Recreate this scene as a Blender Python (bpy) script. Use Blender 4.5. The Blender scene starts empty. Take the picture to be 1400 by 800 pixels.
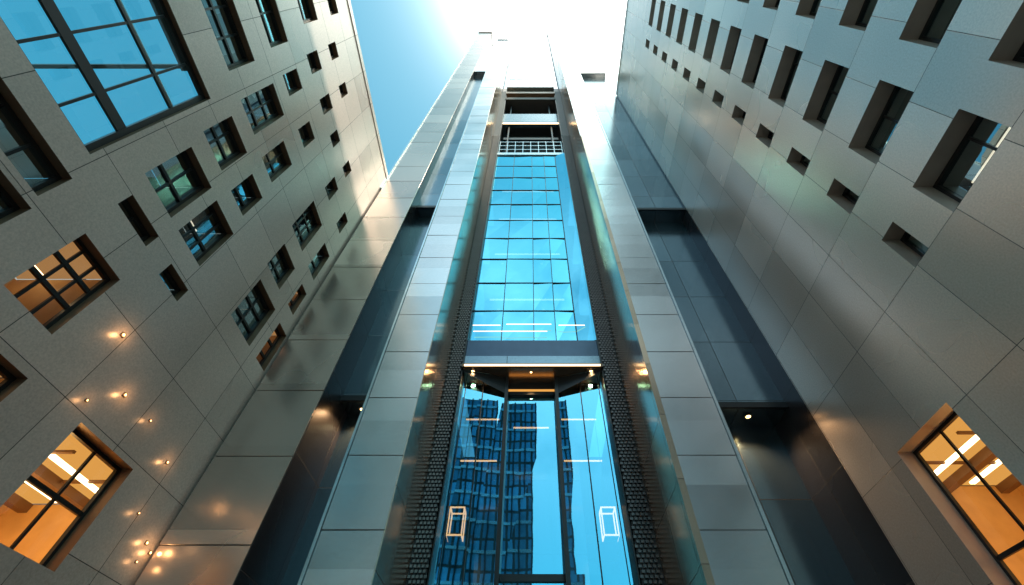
import bpy, math, random
from mathutils import Vector
random.seed(7)
sc=bpy.context.scene
CH=1.6   # eye height; z values below are measured from eye height
# ------------------------------------------------------------------ materials
def newmat(n):
    m=bpy.data.materials.new(n); m.use_nodes=True
    nt=m.node_tree; nt.nodes.clear()
    out=nt.nodes.new('ShaderNodeOutputMaterial')
    return m,nt,out
def N(nt,t,**k):
    n=nt.nodes.new(t)
    for a,b in k.items(): setattr(n,a,b)
    return n
def M(nt,op,a,b=None,c=None):
    n=nt.nodes.new('ShaderNodeMath'); n.operation=op
    for i,v in enumerate((a,b,c)):
        if v is None: continue
        if isinstance(v,(int,float)): n.inputs[i].default_value=v
        else: nt.links.new(v,n.inputs[i])
    return n.outputs[0]
def mixcol(nt,f,a,b,mode='MIX'):
    n=nt.nodes.new('ShaderNodeMix'); n.data_type='RGBA'; n.blend_type=mode
    for i,v in ((0,f),(6,a),(7,b)):
        if isinstance(v,(int,float)): n.inputs[i].default_value=v
        elif isinstance(v,tuple): n.inputs[i].default_value=(*v,1)
        else: nt.links.new(v,n.inputs[i])
    return n.outputs[2]
def panel_mat(name,col,au,av,su,sv,metal=0.3,rough=0.4,var=0.12,jw=0.012,grain=60,brush=None,joint=True,spec=.5,offu=0.0,offv=0.0,stain=.25,gr=.4,jcol=(.04,.036,.034),rv=.12):
    m,nt,out=newmat(name); L=nt.links.new
    tc=N(nt,'ShaderNodeTexCoord'); sep=N(nt,'ShaderNodeSeparateXYZ'); L(tc.outputs['Object'],sep.inputs[0])
    u=M(nt,'DIVIDE',M(nt,'ADD',sep.outputs[au],offu),su); v=M(nt,'DIVIDE',M(nt,'ADD',sep.outputs[av],offv),sv)
    fu=M(nt,'FLOOR',u); fv=M(nt,'FLOOR',v)
    cb=N(nt,'ShaderNodeCombineXYZ'); L(fu,cb.inputs[0]); L(fv,cb.inputs[1])
    wn=N(nt,'ShaderNodeTexWhiteNoise'); wn.noise_dimensions='3D'; L(cb.outputs[0],wn.inputs[0])
    rnd=wn.outputs['Value']
    du=M(nt,'ABSOLUTE',M(nt,'SUBTRACT',M(nt,'FRACT',u),.5)); dv=M(nt,'ABSOLUTE',M(nt,'SUBTRACT',M(nt,'FRACT',v),.5))
    mu=M(nt,'GREATER_THAN',du,.5-jw/su/2); mv=M(nt,'GREATER_THAN',dv,.5-jw/sv/2)
    mask=M(nt,'MAXIMUM',mu,mv)
    mp=N(nt,'ShaderNodeMapping'); L(tc.outputs['Object'],mp.inputs[0])
    if brush: mp.inputs['Scale'].default_value=brush
    nz=N(nt,'ShaderNodeTexNoise'); nz.inputs['Scale'].default_value=grain; nz.inputs['Detail'].default_value=3; L(mp.outputs[0],nz.inputs[0])
    n2=N(nt,'ShaderNodeTexNoise'); n2.inputs['Scale'].default_value=.45; n2.inputs['Detail'].default_value=1.5; L(tc.outputs['Object'],n2.inputs[0])
    bright=M(nt,'ADD',1-var/2,M(nt,'MULTIPLY',rnd,var))
    bright=M(nt,'MULTIPLY',bright,M(nt,'ADD',1-stain/2,M(nt,'MULTIPLY',n2.outputs[0],stain)))
    bright=M(nt,'MULTIPLY',bright,M(nt,'ADD',1-gr/2,M(nt,'MULTIPLY',nz.outputs[0],gr)))
    cc=N(nt,'ShaderNodeCombineColor')
    for i in range(3): L(M(nt,'MULTIPLY',bright,col[i]),cc.inputs[i])
    c=cc.outputs[0]
    if joint: c=mixcol(nt,mask,c,jcol)
    p=N(nt,'ShaderNodeBsdfPrincipled'); L(c,p.inputs['Base Color'])
    if joint: L(M(nt,'MULTIPLY',M(nt,'SUBTRACT',1,mask),metal),p.inputs['Metallic'])
    else: p.inputs['Metallic'].default_value=metal
    p.inputs['Specular IOR Level'].default_value=spec
    r=M(nt,'ADD',rough-.03-rv/2,M(nt,'ADD',M(nt,'MULTIPLY',rnd,.06),M(nt,'MULTIPLY',n2.outputs[0],rv)))
    if joint: r=M(nt,'ADD',r,M(nt,'MULTIPLY',mask,.4))
    L(r,p.inputs['Roughness'])
    h=M(nt,'MULTIPLY',nz.outputs[0],.06)
    if joint: h=M(nt,'SUBTRACT',h,mask)
    bp=N(nt,'ShaderNodeBump'); bp.inputs['Strength'].default_value=.35; bp.inputs['Distance'].default_value=.01
    L(h,bp.inputs['Height']); L(bp.outputs[0],p.inputs['Normal'])
    L(p.outputs[0],out.inputs[0]); return m
def simple(name,col,metal=0,rough=.5,spec=.5):
    m,nt,out=newmat(name); p=N(nt,'ShaderNodeBsdfPrincipled')
    tc=N(nt,'ShaderNodeTexCoord'); nz=N(nt,'ShaderNodeTexNoise'); nz.inputs['Scale'].default_value=3; nz.inputs['Detail'].default_value=4
    nt.links.new(tc.outputs['Object'],nz.inputs[0])
    c=mixcol(nt,nz.outputs[0],tuple(x*.75 for x in col),tuple(min(1,x*1.2) for x in col))
    nt.links.new(c,p.inputs['Base Color'])
    p.inputs['Metallic'].default_value=metal; p.inputs['Roughness'].default_value=rough; p.inputs['Specular IOR Level'].default_value=spec
    nt.links.new(p.outputs[0],out.inputs[0]); return m
def emit(name,col,s):
    m,nt,out=newmat(name); e=N(nt,'ShaderNodeEmission'); e.inputs[0].default_value=(*col,1); e.inputs[1].default_value=s
    nt.links.new(e.outputs[0],out.inputs[0]); return m
def glass(name,tint,refl,base,ior=1.5,rough=.015,wavy=.1):
    """thin architectural glazing: see-through tint + mirror reflection"""
    m,nt,out=newmat(name); L=nt.links.new
    t=N(nt,'ShaderNodeBsdfTransparent'); t.inputs[0].default_value=(*tint,1)
    g=N(nt,'ShaderNodeBsdfGlossy'); g.inputs[0].default_value=(*refl,1); g.inputs['Roughness'].default_value=rough
    tc=N(nt,'ShaderNodeTexCoord'); nz=N(nt,'ShaderNodeTexNoise'); nz.inputs['Scale'].default_value=.9; L(tc.outputs['Object'],nz.inputs[0])
    bp=N(nt,'ShaderNodeBump'); bp.inputs['Strength'].default_value=wavy; bp.inputs['Distance'].default_value=.02
    L(nz.outputs[0],bp.inputs['Height']); L(bp.outputs[0],g.inputs['Normal'])
    fr=N(nt,'ShaderNodeFresnel'); fr.inputs[0].default_value=ior
    f=M(nt,'ADD',base,M(nt,'MULTIPLY',fr.outputs[0],1-base)); f=M(nt,'MINIMUM',f,1.0)
    mx=N(nt,'ShaderNodeMixShader'); L(f,mx.inputs[0]); L(t.outputs[0],mx.inputs[1]); L(g.outputs[0],mx.inputs[2])
    L(mx.outputs[0],out.inputs[0]); return m

MAT={}
MAT['stone']=panel_mat('granite_panels',(.53,.43,.385),1,2,1.18,1.31,metal=.22,rough=.30,var=.18,jw=.011,grain=38,gr=.65)
MAT['clad']=panel_mat('metal_stone_cladding',(.72,.61,.54),1,2,1.05,1.87,metal=.5,rough=.26,var=.22,jw=.011,grain=34,offu=.1,gr=.5)
MAT['steelF']=panel_mat('brushed_steel_front',(.60,.58,.585),0,2,50,1.4,metal=.92,rough=.23,var=.34,grain=12,brush=(1,1,25),joint=False)
MAT['slabF']=panel_mat('bronze_grey_front',(.50,.40,.345),0,2,50,1.6,metal=.82,rough=.27,var=.34,grain=12,brush=(1,1,25),joint=False)
MAT['bronze']=panel_mat('brushed_bronze_side',(.64,.46,.34),1,2,1.1,1.4,metal=.92,rough=.20,var=.25,jw=.012,grain=10,brush=(1,1,22))
MAT['darkmetal']=panel_mat('dark_channel_metal',(.08,.072,.08),1,2,1.3,2.1,metal=.7,rough=.3,var=.3,jw=.014,grain=20)
MAT['teal']=panel_mat('teal_channel_panel',(.14,.20,.24),0,2,3,2.1,metal=.85,rough=.18,var=.35,jw=.016,grain=20,offu=.7)
MAT['trim']=simple('bright_trim',(.55,.62,.66),.9,.22)
MAT['black']=simple('black_frame',(.018,.019,.021),.3,.35)
MAT['dark']=simple('dark_backing',(.03,.033,.038),.2,.5)
MAT['stud']=simple('stud_metal',(.14,.13,.13),.8,.3)
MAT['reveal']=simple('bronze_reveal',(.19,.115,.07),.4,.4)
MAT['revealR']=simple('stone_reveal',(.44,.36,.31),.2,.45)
MAT['room']=simple('dark_room',(.05,.045,.043),0,.8)
MAT['blind']=simple('roller_blind',(.40,.32,.25),0,.8)
MAT['warmroom']=simple('warm_room',(.62,.40,.18),0,.7)
MAT['warmceil']=emit('luminous_ceiling',(1,.46,.10),.85)
MAT['warmdim']=emit('luminous_ceiling_dim',(1,.5,.18),.4)
MAT['tube']=emit('lamp_tube',(1,.72,.38),6)
MAT['tubew']=emit('lamp_tube_white',(1,.80,.58),2.0)
MAT['lantern']=emit('lantern_bar',(1,.55,.24),2.8)
MAT['bulb']=emit('lamp_bulb',(1,.55,.2),12)
MAT['glint']=emit('glint_emission',(1,.50,.18),7)  # glow for the painted wall glints
MAT['winglass']=glass('window_glass',(.62,.72,.75),(.62,.92,1),.38)
MAT['litglass']=glass('lit_window_glass',(.92,.92,.9),(.8,.9,1),.03)
MAT['skyglass']=glass('sky_window_glass',(.46,.80,.86),(.7,.9,1),.06)
MAT['curtain']=glass('curtain_wall_glass',(.30,.45,.55),(.17,.62,.82),.70,wavy=.25)
MAT['lobby']=glass('lobby_glass',(.55,.66,.72),(.20,.68,.92),.52,wavy=.08)
MAT['bluewall']=panel_mat('tower_blue_glass',(.12,.34,.52),0,2,1.5,3.2,metal=.4,rough=.2,var=.8,jw=.3,grain=2)
MAT['spandrel']=simple('spandrel_panel',(.04,.07,.11),.6,.2)
MAT['paving']=panel_mat('paving',(.17,.165,.16),0,1,.9,.9,metal=0,rough=.7,var=.2,jw=.012,grain=30)
MAT['roof']=simple('roof_gravel',(.25,.24,.23),0,.9)

# ------------------------------------------------------------------ mesh builder
class MB:
    def __init__(s): s.v=[];s.f=[];s.mi=[];s.mats=[]
    def mid(s,k):
        if k not in s.mats: s.mats.append(k)
        return s.mats.index(k)
    def quad(s,pts,k):
        b=len(s.v); s.v+= [(p[0],p[1],p[2]+CH) for p in pts]; s.f.append(tuple(range(b,b+len(pts)))); s.mi.append(s.mid(k))
    def box(s,x0,x1,y0,y1,z0,z1,k,j=None):
        b=len(s.v)
        P=[(x,y,z) for z in (z0,z1) for x,y in ((x0,y0),(x1,y0),(x1,y1),(x0,y1))]
        if j:  # tiny installation tolerance on the front (low-y) corners
            P=[(x,y+(random.uniform(-j,j) if y==y0 else 0),z) for x,y,z in P]
        s.v+=[(x,y,z+CH) for x,y,z in P]
        for f in ((0,3,2,1),(4,5,6,7),(0,1,5,4),(1,2,6,5),(2,3,7,6),(3,0,4,7)):
            s.f.append(tuple(b+i for i in f)); s.mi.append(s.mid(k))
    def obj(s,name,parent=None,bevel=0):
        me=bpy.data.meshes.new(name); me.from_pydata(s.v,[],s.f)
        for k in s.mats: me.materials.append(MAT[k])
        me.polygons.foreach_set('material_index',s.mi); me.update()
        o=bpy.data.objects.new(name,me); sc.collection.objects.link(o)
        if parent: o.parent=parent
        if bevel:
            b=o.modifiers.new('bevel','BEVEL'); b.width=bevel; b.segments=1; b.limit_method='ANGLE'
        return o
def empty(n):
    e=bpy.data.objects.new(n,None); sc.collection.objects.link(e); return e

# ------------------------------------------------------------------ facade in a plane x = X
def facade(parent,X,side,y0,y1,z0,z1,wins,wallmat,revmat,depth,litdepth=.24):
    """side=+1: wall looks towards +x, rooms lie at lower x"""
    inn=-side
    ys=sorted(set([y0,y1]+[w[i] for w in wins for i in (0,1)])); zs=sorted(set([z0,z1]+[w[i] for w in wins for i in (2,3)]))
    W=MB()
    for a,b in zip(ys,ys[1:]):
        run=None
        for c,d in zip(zs,zs[1:]):
            ym=(a+b)/2; zm=(c+d)/2
            hole=any(w[0]<ym<w[1] and w[2]<zm<w[3] for w in wins)
            if hole:
                if run: W.quad([(X,a,run[0]),(X,b,run[0]),(X,b,run[1]),(X,a,run[1])],wallmat); run=None
            else: run=(run[0],d) if run else (c,d)
        if run: W.quad([(X,a,run[0]),(X,b,run[0]),(X,b,run[1]),(X,a,run[1])],wallmat)
    W.obj('wall',parent)
    R=MB();F=MB();G=MB();I=MB()
    for w in wins:
        a,b,c,d,t=w[:5]
        dp={'skywin':.15,'lit':litdepth}.get(t,depth)
        Xi=X+inn*dp
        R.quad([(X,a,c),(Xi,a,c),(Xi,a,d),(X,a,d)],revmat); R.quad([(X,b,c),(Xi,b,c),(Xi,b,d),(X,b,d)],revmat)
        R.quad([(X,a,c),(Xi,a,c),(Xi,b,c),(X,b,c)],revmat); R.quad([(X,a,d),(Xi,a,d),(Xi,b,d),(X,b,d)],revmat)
        fw=.055 if t!='skywin' else .09
        xa,xb=sorted((Xi,Xi-inn*.06))
        F.box(xa,xb,a,a+fw,c,d,'black');F.box(xa,xb,b-fw,b,c,d,'black')
        F.box(xa,xb,a+fw,b-fw,c,c+fw,'black');F.box(xa,xb,a+fw,b-fw,d-fw,d,'black')
        xm0,xm1=sorted((Xi-inn*.01,Xi-inn*.045))
        mull=w[5] if len(w)>5 else ([.5] if b-a>.6 else [],[.45] if d-c>.8 else [])
        for q in mull[0]:
            y=a+(b-a)*q; F.box(xm0,xm1,y-.02,y+.02,c+fw,d-fw,'black')
        for i,q in enumerate(mull[1]):
            z=c+(d-c)*q; th=.03 if t!='skywin' else (.09 if i==0 else .03)
            F.box(xm0-.004,xm1+.004,a+fw,b-fw,z-th,z+th,'black')
        gx=Xi-inn*.02
        dx=[random.uniform(-.012,.012) for _ in range(4)]
        pts=[(gx+dx[0],a,c),(gx+dx[1],b,c),(gx+dx[2],b,d),(gx+dx[3],a,d)]
        if side<0: pts.reverse()
        G.quad(pts,{'skywin':'skyglass','lit':'litglass','warm':'litglass'}.get(t,'winglass'))
        if t=='skywin': continue
        rd=2.6 if t=='lit' else (1.4 if t=='warm' else .8)
        Xr=Xi+inn*rd; e=.02
        rm='warmroom' if t in('lit','warm') else 'room'
        a2,b2,c2,d2=(a-.0,b+.0,c,d)
        if t=='lit': a2,b2=a-.5,b+1.2
        I.quad([(Xi,a2,c2),(Xr,a2,c2),(Xr,a2,d2),(Xi,a2,d2)],rm); I.quad([(Xi,b2,c2),(Xr,b2,c2),(Xr,b2,d2),(Xi,b2,d2)],rm)
        I.quad([(Xi,a2,c2),(Xr,a2,c2),(Xr,b2,c2),(Xi,b2,c2)],rm)
        ce={'lit':'warmceil','warm':'warmdim'}.get(t,'room')
        I.quad([(Xi,a2,d2+e),(Xr,a2,d2+e),(Xr,b2,d2+e),(Xi,b2,d2+e)],ce)
        I.quad([(Xr,a2,c2),(Xr,b2,c2),(Xr,b2,d2),(Xr,a2,d2)],rm)
        if t=='lit':
            I.quad([(Xi+inn*.01,a2,c2),(Xi+inn*.01,a,c2),(Xi+inn*.01,a,d2),(Xi+inn*.01,a2,d2)],rm)
            I.quad([(Xi+inn*.01,b,c2),(Xi+inn*.01,b2,c2),(Xi+inn*.01,b2,d2),(Xi+inn*.01,b,d2)],rm)
            for q in (.25,.6):
                x=Xi+inn*rd*q; x0,x1=sorted((x,x+inn*.09)); I.box(x0,x1,a2+.2,b2-.2,d2-.06,d2-.02,'tube')
            for q in (.42,.85):
                x=Xi+inn*rd*q; x0,x1=sorted((x,x+inn*.16)); I.box(x0,x1,a2,b2,d2-.14,d2,'reveal')
            for q in (.1,.4,.7):
                y=a2+(b2-a2)*q; x0,x1=sorted((Xi+inn*.3,Xr)); I.box(x0,x1,y,y+.05,d2-.05,d2-.01,'reveal')
            l=bpy.data.lights.new('room_light','POINT'); l.energy=55; l.color=(1,.60,.22); l.shadow_soft_size=.3
            o=bpy.data.objects.new('room_light',l); o.location=(Xi+inn*1.3,(a2+b2)/2,(c+d)/2+CH); sc.collection.objects.link(o); o.parent=parent
        elif t=='warm':
            x=Xi+inn*rd*.6; x0,x1=sorted((x,x+inn*.06)); I.box(x0,x1,a2+.1,b2-.1,d2-.1,d2-.05,'tube')
        else:
            r=random.random()
            if r<.5 and d-c>.4:
                h=(d-c)*random.uniform(.2,.8); x=Xi+inn*.08; I.quad([(x,a,d-h),(x,b,d-h),(x,b,d),(x,a,d)],'blind')
            elif r<.65:
                x=Xi+inn*.5; x0,x1=sorted((x,x+inn*.05)); I.box(x0,x1,a+.1,b-.1,d-.08,d-.04,'tubew')
    R.obj('window_reveals',parent);F.obj('window_frames',parent);G.obj('window_glass',parent);I.obj('rooms',parent)

# ---- granite building on the left, facade x=-A
A=6.3
LW=[(.82,1.02,.335,.563,'lit',([.55],[.5])),(.495,.626,.643,.834,'warm',([.33,.66],[.4,.7])),(.53,.665,.41,.558,'warm'),
(.0,.388,.80,.885,'d',([.3,.6,.8],[])),(.27,.403,.66,.775,'d'),
(-.14,.36,.955,1.425,'skywin',([.28,.56,.80],[.28,.68])),  # no room or roof behind: open sky stands in for mirrored sky
(.478,.60,.944,.994,'d'),(.45,.58,1.06,1.255,'d'),(.43,.556,1.33,1.49,'d',([.4],[.5])),(.40,.52,1.57,1.81,'d',([.5],[.33,.66])),
(.60,.70,1.56,1.74,'d'),(.625,.72,1.33,1.47,'d'),(.62,.745,1.06,1.25,'d',([.33,.66],[.4])),(.68,.775,.93,.982,'d'),
(.90,1.03,1.58,1.81,'d',([.33,.66],[.33,.66])),(.93,1.055,1.34,1.485,'d'),(.95,1.10,1.07,1.27,'d',([.5],[.33,.66])),
(1.11,1.19,1.58,1.78,'d'),(1.14,1.2,1.35,1.49,'warm'),(1.16,1.235,1.07,1.26,'warm',([],[.33,.66])),
(.06,.31,1.57,1.74,'d',([.33,.66],[.5])),(.08,.29,1.88,2.03,'d'),(.05,.25,2.22,2.38,'d'),
(.39,.47,1.90,2.03,'d'),(.60,.68,1.88,2.0,'d'),(.36,.44,2.16,2.28,'d'),(.55,.62,2.16,2.28,'d'),(.36,.43,2.42,2.52,'d'),(.55,.61,2.42,2.52,'d'),
(.72,.78,2.16,2.26,'d'),(.9,.97,1.95,2.08,'d'),(.9,.96,2.2,2.3,'d'),(.15,.25,2.55,2.66,'d'),(1.10,1.16,1.95,2.08,'d')]
wins=[(w[0]*A,w[1]*A,w[2]*A,w[3]*A)+tuple(w[4:]) for w in LW]
for yy in (-.42,-.8,-1.2):
    for zz in (.3,.7,1.1,1.5,1.9,2.3): wins.append((yy*A,(yy+.16)*A,zz*A,(zz+.19)*A,'d'))
LH=2.825*A
YR=-13.0
LB=empty('granite_office_building')
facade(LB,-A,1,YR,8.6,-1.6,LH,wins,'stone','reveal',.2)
b=MB()
b.box(-A-.5,-A+.03,YR,8.6,LH,LH+.25,'stone')
b.box(-24,-A-.5,8.2,8.6,-1.6,LH,'stone')
b.box(-24.3,-24,YR,8.6,-1.6,8,'stone'); b.box(-24,-A,YR-.3,YR,-1.6,LH,'stone')
b.obj('parapet_and_rear_walls',LB)
b=MB()
for y in (-2.5,3.2):   # added trusses standing in for a truss mirrored in the pane
    b.box(-24,-A-.55,y,y+.14,LH-.5,LH-.36,'black')
b.box(-14,-13.9,-8,8.2,LH-.34,LH-.24,'black')
b.box(-12,-9,5.5,8.2,5.2,5.5,'dark')
for i in range(6): b.box(-12+i*.5,-11.94+i*.5,4.6,8.2,6.2+i*.35,6.26+i*.35,'trim')
b.obj('sky_window_steelwork',LB)

# ---- clad building on the right, facade x=+B
B=6.5; RH=34.0
RB=empty('metal_clad_office_building')
wins=[(.845*B,1.065*B,.16*B,.636*B,'lit',([.5],[.45]))]
n=0
while .905+.288*n+.14<RH/B-.9:
    z0=.905+.288*n
    for (a,c) in ((-.02,.185),(.285,.48),(-.32,-.12),(-.62,-.42),(-1.1,-.9)):
        wins.append((a*B,c*B,z0*B,(z0+.138)*B,'d',([.5] if n%3 else [.33],[])))
    wins.append((.58*B,.64*B,z0*B,(z0+.135)*B,'d',([],[])))
    n+=1
for yy in (-.3,-.9): wins.append((yy*B,(yy+.25)*B,.16*B,.5*B,'warm'))
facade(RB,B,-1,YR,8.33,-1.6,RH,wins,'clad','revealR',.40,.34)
b=MB()
b.box(B-.03,B+.5,YR,8.33,RH,RH+.3,'clad'); b.box(B+.5,20,YR,8.33,RH-.2,RH,'roof')
b.box(20,20.3,YR,8.33,-1.6,RH,'clad'); b.box(B,20,YR-.3,YR,-1.6,RH,'clad'); b.box(B+.04,20,8.34,8.6,-1.6,RH,'clad')
b.obj('parapet_and_rear_walls',RB)

# ---- central lift tower
T=empty('glass_elevator_tower')
PT=55.6; ST=61.0; PR=78.0
def panels(mb,x0,x1,Y,z0,z1,dz,k,cols=1,g=.014,th=.035,phase=0):
    w=(x1-x0)/cols; z=z0-phase
    while z<z1-.05:
        for c in range(cols):
            mb.box(x0+c*w+g/2,x0+(c+1)*w-g/2,Y,Y+th,max(z,z0)+g/2,min(z+dz,z1)-g/2,k,j=.006)
        z+=dz
xL0,xL1=-3.6,-2.5; xR0,xR1=2.75,4.1
YF=7.8
b=MB()
b.box(xL0+.01,xL1-.012,YF+.04,10.5,-1.6,PT,'dark'); b.box(xR0+.012,xR1-.01,YF+.04,10.5,-1.6,PR,'dark')
b.box(-6.23,-4.70,YF+.04,10.5,-1.6,ST,'dark')
b.obj('pier_cores',T)
b=MB()
panels(b,xL0,xL1,YF,-1.6,PT,1.4,'steelF',phase=.8); panels(b,xR0,xR1,YF,-1.6,PR,1.4,'steelF',phase=.8)
panels(b,-6.24,-4.68,YF,-1.6,ST,1.62,'slabF',phase=.3)
b.obj('front_panels',T,bevel=.004)
b=MB()
b.box(xL1-.012,xL1,YF+.036,9.99,-1.6,PT,'bronze'); b.box(xR0,xR0+.012,YF+.036,9.99,-1.6,PR,'bronze')
b.box(-4.70,-4.68,YF+.036,9.6,-1.6,ST,'darkmetal')
b.box(B,B+.03,8.34,10.6,-1.6,RH,'darkmetal')
b.box(xR0-.03,xR0+.10,YF-.22,YF-.007,-1.6,23,'bronze')
b.obj('side_linings',T)
b=MB()
for (x0,x1,Ys,zt) in ((-4.68,-3.6,(9.3,8.7,8.3,8.0),PT-3),(4.1,B,(9.85,8.97,8.4,8.12),66)):
    zz=[-1.6,6.6,16,40,zt]
    for i,Y in enumerate(Ys): b.box(x0,x1,Y,10.6,zz[i],zz[i+1],'teal' if i<3 else 'steelF')
    for i in (1,2,3):
        b.box(x0+.001,x1-.001,Ys[i]-.06,Ys[i]-.001,zz[i]-.04,zz[i]+.12,'black')
b.obj('stepped_channels',T)
b=MB()
b.box(xR1,xR1+.06,YF-.03,YF+.1,-1.6,PR,'trim'); b.box(xL0-.05,xL0,YF-.03,YF+.1,-1.6,PT,'trim')
b.box(-6.31,-6.242,YF-.05,YF+.2,LH-1,ST+.1,'trim')
b.box(-6.3,-4.6,YF-.1,10.6,ST,ST+.3,'slabF'); b.box(xL0-.06,xL1+.06,YF-.08,10.6,PT,PT+.3,'steelF'); b.box(xR0-.06,xR1+.06,YF-.08,10.6,PR,PR+.3,'steelF')
b.obj('trims_and_caps',T)
b=MB()
for (x0,x1,z) in ((-6.2,-4.7,ST+.3),(xL0,xL1,PT+.3),(xR0,xR1,PR+.3)):
    b.box(x0,x1,YF+.1,YF+.15,z+1,z+1.05,'trim')
    for i in range(5):
        x=x0+(x1-x0-.04)*i/4; b.box(x,x+.04,YF+.1,YF+.14,z,z+1,'trim')
b.obj('roof_railings',T)
b=MB()
gx0,gx1=-2.08,2.25
for x0,x1 in ((xL1,gx0),(gx1,xR0)):
    b.box(x0,x1,10.0,10.1,-1.6,42,'dark')
    nx=5; w=(x1-x0)/nx
    z=0.5; r=0
    while z<30:
        for i in range(nx):
            ox=(.5*w if r%2 else 0)
            xa=x0+i*w+ox+.012
            if xa+w*.66>x1: continue
            b.box(xa,xa+w*.66,9.955,9.998,z,z+.055,'stud')
        z+=.095; r+=1
b.box(gx0-.002,gx0+.05,9.93,10.3,8.77,42,'black'); b.box(gx1-.05,gx1+.002,9.93,10.3,8.77,42,'black')
b.obj('studded_strips',T)
# upper curtain wall
C=MB();F=MB()
vx=[-2.03,-.95,.15,.9,1.6]; z=10.0
zt=26.7; dz=(zt-z)/10
for r in range(10):
    for a,c in zip(vx,vx[1:]):
        j=[random.uniform(-.016,.016) for _ in range(4)]; Y=10.18
        C.quad([(a,Y+j[0],z),(c,Y+j[1],z),(c,Y+j[2],z+dz),(a,Y+j[3],z+dz)],'curtain')
    j=[random.uniform(-.004,.004) for _ in range(4)]
    C.quad([(1.6,10.18+j[0],z),(2.2,9.97+j[1],z),(2.2,9.97+j[2],z+dz),(1.6,10.18+j[3],z+dz)],'curtain')
    F.box(-2.03,1.6,10.15,10.2,z-.012,z+.012,'black')
    z+=dz
for x in vx: F.box(x-.012,x+.012,10.14,10.2,10,zt,'black')
F.box(-2.03,2.2,10.0,10.3,9.3,10.0,'spandrel')
C.obj('curtain_wall',T)
F.box(-2.03,2.2,9.985,10.3,8.9,9.29,'teal')
F.box(-2.03,2.2,12.4,12.5,10,26.7,'dark')
for i in range(5): F.box(-2.03,2.2,10.5,12.4,11.5+i*3.3,11.8+i*3.3,'revealR')
for i in range(4): F.box(-1.6,1.4,10.9,10.95,13.2+i*3.3,13.25+i*3.3,'tubew')
for x in (-1.3,.5): F.box(x,x+.12,11.2,11.32,10,26.7,'trim')
F.box(-2.08,2.25,9.9,9.96,8.78,8.9,'reveal')
F.box(-2.0,2.17,9.89,9.9,8.80,8.86,'tube')
F.obj('curtain_wall_frames',T)
b=MB()
b.box(-2.08,2.25,9.96,15,8.77,8.9,'bronze')
b.obj('canopy_soffit',T)
b=MB()
for (x0,x1,zz) in ((-1.95,-1.0,10.75),(-.8,.75,10.8),(1.0,1.9,10.75),(-1.9,.6,10.45)):
    b.box(x0,x1,10.02,10.04,zz,zz+.025,'tubew')
b.obj('linear_lamps',T)
b=MB()
b.box(-2.03,2.2,10.1,13,26.75,27.1,'trim'); b.box(-2.08,2.25,13,13.2,26.7,43.5,'darkmetal')
for zz in (27.8,28.5,29.2): b.box(-2.0,2.17,10.16,10.2,zz,zz+.07,'trim')
for i in range(9): x=-2.0+i*.515; b.box(x,x+.04,10.15,10.21,27.1,29.3,'trim')
b.box(-1.9,2.1,10.6,10.9,31,31.4,'black'); b.box(-2.03,2.2,10.25,10.5,33.4,36.0,'teal')
b.box(-2.03,2.2,10.2,10.24,33.4,33.55,'tube')
b.box(-2.08,2.25,9.9,13.2,39.0,39.6,'bronze'); b.box(-2.08,2.25,9.8,13.2,40.6,41.1,'reveal'); b.box(-2.08,2.25,9.7,13.2,42.4,43.5,'trim')
b.box(-1.6,-1.5,10.4,10.5,27.1,39,'black'); b.box(1.6,1.7,10.4,10.5,27.1,39,'black')
b.box(-2.5,-2.1,10.1,13.2,26.7,43.5,'darkmetal'); b.box(2.26,2.75,10.1,13.2,26.7,43.5,'darkmetal')
for i in range(7): x=-2.0+i*.68; b.box(x,x+.05,9.8,9.85,43.5,46,'trim')
b.box(-2.05,2.2,9.8,9.85,46,46.1,'trim')
b.quad([(-2.0,9.83,43.6),(2.15,9.83,43.6),(2.15,9.83,45.9),(-2.0,9.83,45.9)],'winglass')
b.obj('roof_opening_and_beams',T)
# lower glazed lobby bay
G=MB(); F=MB()
xa,xb=-.70,.82; YB=10.75
zr=[-1.6,1.2,3.4,8.77]
for z0,z1 in zip(zr,zr[1:]):
    for (p,q) in (((gx0,10.42),(-1.42,10.46)),((-1.42,10.46),(xa,10.5)),((xa,YB),(xb,YB)),((xb,10.5),(1.55,10.46)),((1.55,10.46),(gx1,10.42))):
        j=random.uniform(-.008,.008)
        top=z1 if not(p[0]==xa and z1>8) else 8.3
        G.quad([(p[0],p[1],z0),(q[0],q[1]+j,z0),(q[0],q[1]-j,top),(p[0],p[1],top)],'lobby')
for x in (xa,xb): F.box(x-.05,x+.05,10.38,YB+.1,-1.6,8.77,'black')
for x in (-1.42,1.55): F.box(x-.014,x+.014,10.43,10.48,-1.6,8.77,'black')
for x in (-1.95,2.12): F.box(x-.01,x+.01,10.40,10.45,-1.6,8.77,'black')
for x in (gx0,gx1): F.box(x-.03,x+.03,10.0,10.44,-1.6,8.77,'black')
F.box(xa+.05,xb-.05,YB-.1,YB+.12,8.3,8.77,'black'); F.box(xa+.05,xb-.05,YB-.11,YB-.101,8.42,8.50,'warmceil')
F.box(xa+.05,xb-.05,YB-.06,YB+.05,3.33,3.47,'black'); F.box(xa+.05,xb-.05,YB-.06,YB+.05,1.15,1.25,'black')
F.obj('lobby_frames',T)
F=MB()
F.quad([(gx0+.03,10.02,8.70),(xa-.05,10.38,8.15),(xa-.05,10.38,8.76),(gx0+.03,10.02,8.76)],'black')
F.quad([(xb+.05,10.38,8.15),(gx1-.03,10.02,8.70),(gx1-.03,10.02,8.76),(xb+.05,10.38,8.76)],'black')
F.obj('canopy_wings',T)
I=MB()
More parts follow.
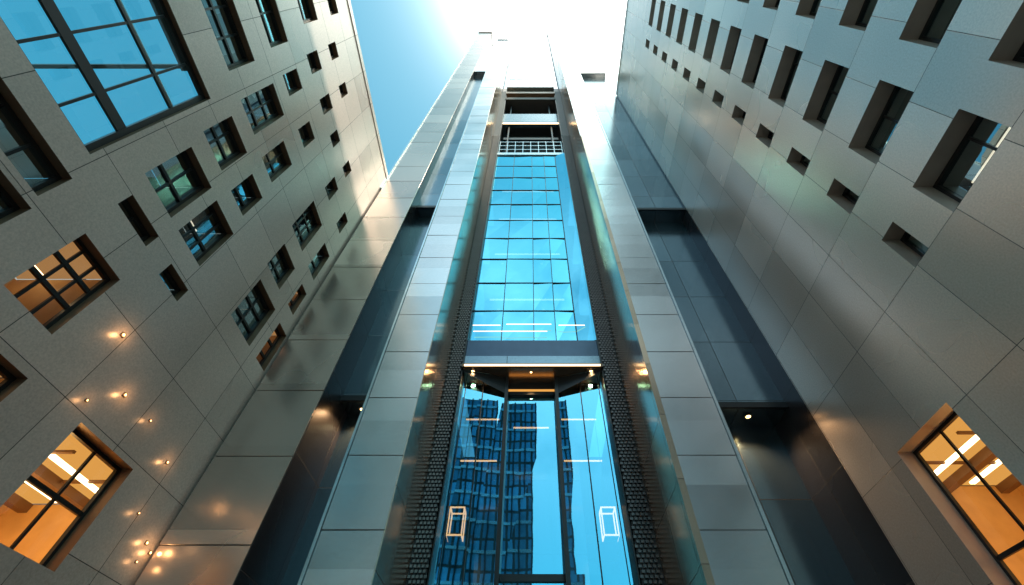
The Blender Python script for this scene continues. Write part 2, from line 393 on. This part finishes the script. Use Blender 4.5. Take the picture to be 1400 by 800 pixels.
I.box(-2.5,2.75,15,15.2,-1.6,8.77,'dark'); I.box(-2.6,-2.5,10.6,15,-1.6,8.77,'dark'); I.box(2.75,2.85,10.6,15,-1.6,8.77,'dark')
I.box(-1.5,1.6,13,14.5,-1.6,8.2,'teal')
for zz in (2.4,5.2): I.box(-2.5,2.75,13.6,15,zz,zz+.25,'reveal')
I.obj('lobby_interior',T)
G.obj('glazing',T)
def ring(mb,x0,x1,y0,y1,z,t=.035,k='lantern'):
    mb.box(x0,x1,y0,y0+t,z,z+t,k); mb.box(x0,x1,y1-t,y1,z,z+t,k); mb.box(x0,x0+t,y0+t,y1-t,z,z+t,k); mb.box(x1-t,x1,y0+t,y1-t,z,z+t,k)
def pend(name,x0,x1,y0,y1,z0,z1):
    m=MB(); t=.03
    ring(m,x0,x1,y0,y1,z0,t); ring(m,x0,x1,y0,y1,z1,t)
    for x in (x0,x1-t):
        for y in (y0,y1-t): m.box(x,x+t,y,y+t,z0+t,z1,'lantern')
    m.box(x0+.02,x1-.02,y0+.02,y1-.02,z0-.02,z0-.001,'trim')
    m.box((x0+x1)/2-.006,(x0+x1)/2+.006,(y0+y1)/2,(y0+y1)/2+.012,z1+t,8.77,'black')
    m.obj(name)
pend('pendant_lantern',-2.0,-1.62,10.9,11.28,4.35,5.0); pend('pendant_lantern',1.78,2.16,10.9,11.28,4.35,5.0)
for (x0,x1,z) in ((-2.0,-.95,8.0),(-2.0,-.95,6.6),(-.5,.6,7.7),(1.0,2.1,6.6),(1.0,2.1,8.0)):
    m=MB(); m.box(x0,x1,11.5,11.54,z,z+.03,'lantern'); m.box(x0,x1,11.49,11.55,z+.031,z+.07,'black')
    m.box((x0+x1)/2,(x0+x1)/2+.012,11.5,11.512,z+.07,8.77,'black'); m.obj('linear_pendant_lamp')

# ---- lit lamps, then wall glints
def disc(mb,c,r,k,axis='z',n=14):
    P=[]
    for i in range(n):
        a=2*math.pi*i/n; ca,sa=r*math.cos(a),r*math.sin(a)
        P.append((c[0]+ca,c[1]+sa,c[2]) if axis=='z' else (c[0],c[1]+ca,c[2]+sa))
    mb.quad(P,k)
def spot(loc,e,ang=100,name='downlight_beam',par=None):
    l=bpy.data.lights.new(name,'SPOT'); l.energy=e; l.color=(1,.60,.28); l.spot_size=math.radians(ang); l.spot_blend=.8; l.shadow_soft_size=.06
    o=bpy.data.objects.new(name,l); o.location=(loc[0],loc[1],loc[2]+CH); sc.collection.objects.link(o)
    if par: o.parent=par
for (x,y,z,e,r) in ((-1.75,10.12,8.76,190,.055),(1.9,10.12,8.76,190,.055),(0.05,10.15,8.76,30,.03),(-4.2,9.0,6.55,220,.06),(5.6,9.3,6.55,220,.06)):
    m=MB(); disc(m,(x,y,z),r,'bulb')
    m.box(x-r*1.5,x+r*1.5,y-r*1.5,y+r*1.5,z+.003,z+.008,'trim')
    o=m.obj('recessed_downlight'); spot((x,y,z-.03),e,120,'beam',o)
for (yy,zz,r) in ((.735,.754,.024),(.854,.665,.020),(.964,.667,.013),(.79,.60,.013),(1.099,.627,.018),(1.204,.462,.020),(1.25,.48,.015),(1.21,.42,.013),(1.235,.45,.020),(1.12,.50,.012)):  # glints on the wall, imitated by glowing discs with added point lights
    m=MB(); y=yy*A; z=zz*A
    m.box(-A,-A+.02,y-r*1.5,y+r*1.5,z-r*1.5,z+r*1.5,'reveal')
    disc(m,(-A+.024,y,z),r,'glint','x'); o=m.obj('wall_glint')
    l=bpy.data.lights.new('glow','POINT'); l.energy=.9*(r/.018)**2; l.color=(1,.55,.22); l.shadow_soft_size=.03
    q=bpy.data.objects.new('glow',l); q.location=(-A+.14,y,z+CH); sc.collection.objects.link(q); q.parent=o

# ---- surroundings behind the viewer (seen mirrored in the glass) and ground
O=empty('blue_glass_skyscraper'); b=MB()
b.box(-13,.6,-45,-32,-1.6,40,'bluewall')
for i in range(13): b.box(-13.1,.7,-32,-31.8,i*3.2,i*3.2+.35,'trim')
for i in range(10): b.box(-13+i*1.5,-12.8+i*1.5,-31.99,-31.7,-1.6,40,'black')
b.obj('facade',O)
O=empty('low_stone_building'); b=MB()
b.box(1.5,40,-40,-30,-1.6,10,'revealR')
for i in range(12):
    for j in range(3): b.box(2.5+i*3,4.3+i*3,-30,-29.9,j*3.2+.2,j*3.2+2,'black')
b.obj('facade',O)
g=MB(); g.quad([(-600,-600,-1.6),(600,-600,-1.6),(600,600,-1.6),(-600,600,-1.6)],'paving'); g.obj('ground')

# ------------------------------------------------------------------ light
sd=Vector((.64,-.33,1)).normalized()
el=math.asin(sd.z); rot=math.atan2(sd.x,sd.y)
s=bpy.data.lights.new('sun','SUN'); s.energy=5.0; s.angle=math.radians(.5); s.color=(1,.90,.76)
so=bpy.data.objects.new('sun',s); so.rotation_euler=(-sd).to_track_quat('-Z','Y').to_euler(); so.location=(20,-10,80); sc.collection.objects.link(so)
w=bpy.data.worlds.new('World'); sc.world=w; w.use_nodes=True; nt=w.node_tree; nt.nodes.clear()
out=nt.nodes.new('ShaderNodeOutputWorld'); L=nt.links.new
sky=N(nt,'ShaderNodeTexSky'); sky.sky_type='NISHITA'; sky.sun_disc=False; sky.sun_elevation=el; sky.sun_rotation=rot
sky.dust_density=1.5; sky.air_density=1.0; sky.ozone_density=1.5
bg=N(nt,'ShaderNodeBackground'); bg.inputs[1].default_value=.15
tint=mixcol(nt,1.0,sky.outputs[0],(.85,2.35,1.95),'MULTIPLY'); L(tint,bg.inputs[0])
tc=N(nt,'ShaderNodeTexCoord'); vm=N(nt,'ShaderNodeVectorMath'); vm.operation='DOT_PRODUCT'
hd=Vector((.12,-.02,1)).normalized(); vm.inputs[1].default_value=hd; L(tc.outputs['Generated'],vm.inputs[0])
cl=M(nt,'MAXIMUM',vm.outputs['Value'],0.0); pw=M(nt,'POWER',cl,62.0)
# bright sun aureole in thin cloud + its wide, faint skirt
bg2=N(nt,'ShaderNodeBackground'); bg2.inputs[0].default_value=(1,.91,.81,1)
L(M(nt,'ADD',M(nt,'MULTIPLY',pw,13.0),M(nt,'MULTIPLY',M(nt,'POWER',cl,9.0),.32)),bg2.inputs[1])
# unseen cloud bank added behind the viewer to brighten the walls and glass
sp=N(nt,'ShaderNodeSeparateXYZ'); L(tc.outputs['Generated'],sp.inputs[0])
mr=N(nt,'ShaderNodeMapRange'); mr.interpolation_type='SMOOTHSTEP'; mr.inputs[1].default_value=.97; mr.inputs[2].default_value=.72; L(sp.outputs[2],mr.inputs[0])
ml=N(nt,'ShaderNodeMapRange'); ml.interpolation_type='SMOOTHSTEP'; ml.inputs[1].default_value=.2; ml.inputs[2].default_value=.82; ml.inputs[3].default_value=.08; L(sp.outputs[2],ml.inputs[0])
my=N(nt,'ShaderNodeMapRange'); my.interpolation_type='SMOOTHSTEP'; my.inputs[1].default_value=.0; my.inputs[2].default_value=-.4; L(sp.outputs[1],my.inputs[0])
nz=N(nt,'ShaderNodeTexNoise'); nz.inputs['Scale'].default_value=2.6; nz.inputs['Detail'].default_value=7; L(tc.outputs['Generated'],nz.inputs[0])
cm=N(nt,'ShaderNodeMapRange'); cm.inputs[1].default_value=.42; cm.inputs[2].default_value=.60; cm.inputs[3].default_value=.05; cm.inputs[4].default_value=1.0; L(nz.outputs[0],cm.inputs[0])
cs=M(nt,'MULTIPLY',M(nt,'MULTIPLY',M(nt,'MULTIPLY',mr.outputs[0],ml.outputs[0]),my.outputs[0]),M(nt,'MULTIPLY',cm.outputs[0],1.6))
bg3=N(nt,'ShaderNodeBackground'); bg3.inputs[0].default_value=(1,.91,.83,1); L(cs,bg3.inputs[1])
ad=N(nt,'ShaderNodeAddShader'); L(bg.outputs[0],ad.inputs[0]); L(bg2.outputs[0],ad.inputs[1])
ad2=N(nt,'ShaderNodeAddShader'); L(ad.outputs[0],ad2.inputs[0]); L(bg3.outputs[0],ad2.inputs[1]); L(ad2.outputs[0],out.inputs[0])

# ------------------------------------------------------------------ camera
c=bpy.data.cameras.new('camera'); c.lens=15.0; c.sensor_width=36; c.shift_x=-.0171; c.clip_end=2000; c.clip_start=.05
co=bpy.data.objects.new('camera',c); co.location=(0,0,CH); co.rotation_euler=(math.radians(90+51.4),0,0); sc.collection.objects.link(co); sc.camera=co
sc.view_settings.view_transform='Standard'; sc.view_settings.look='None'; sc.view_settings.exposure=0
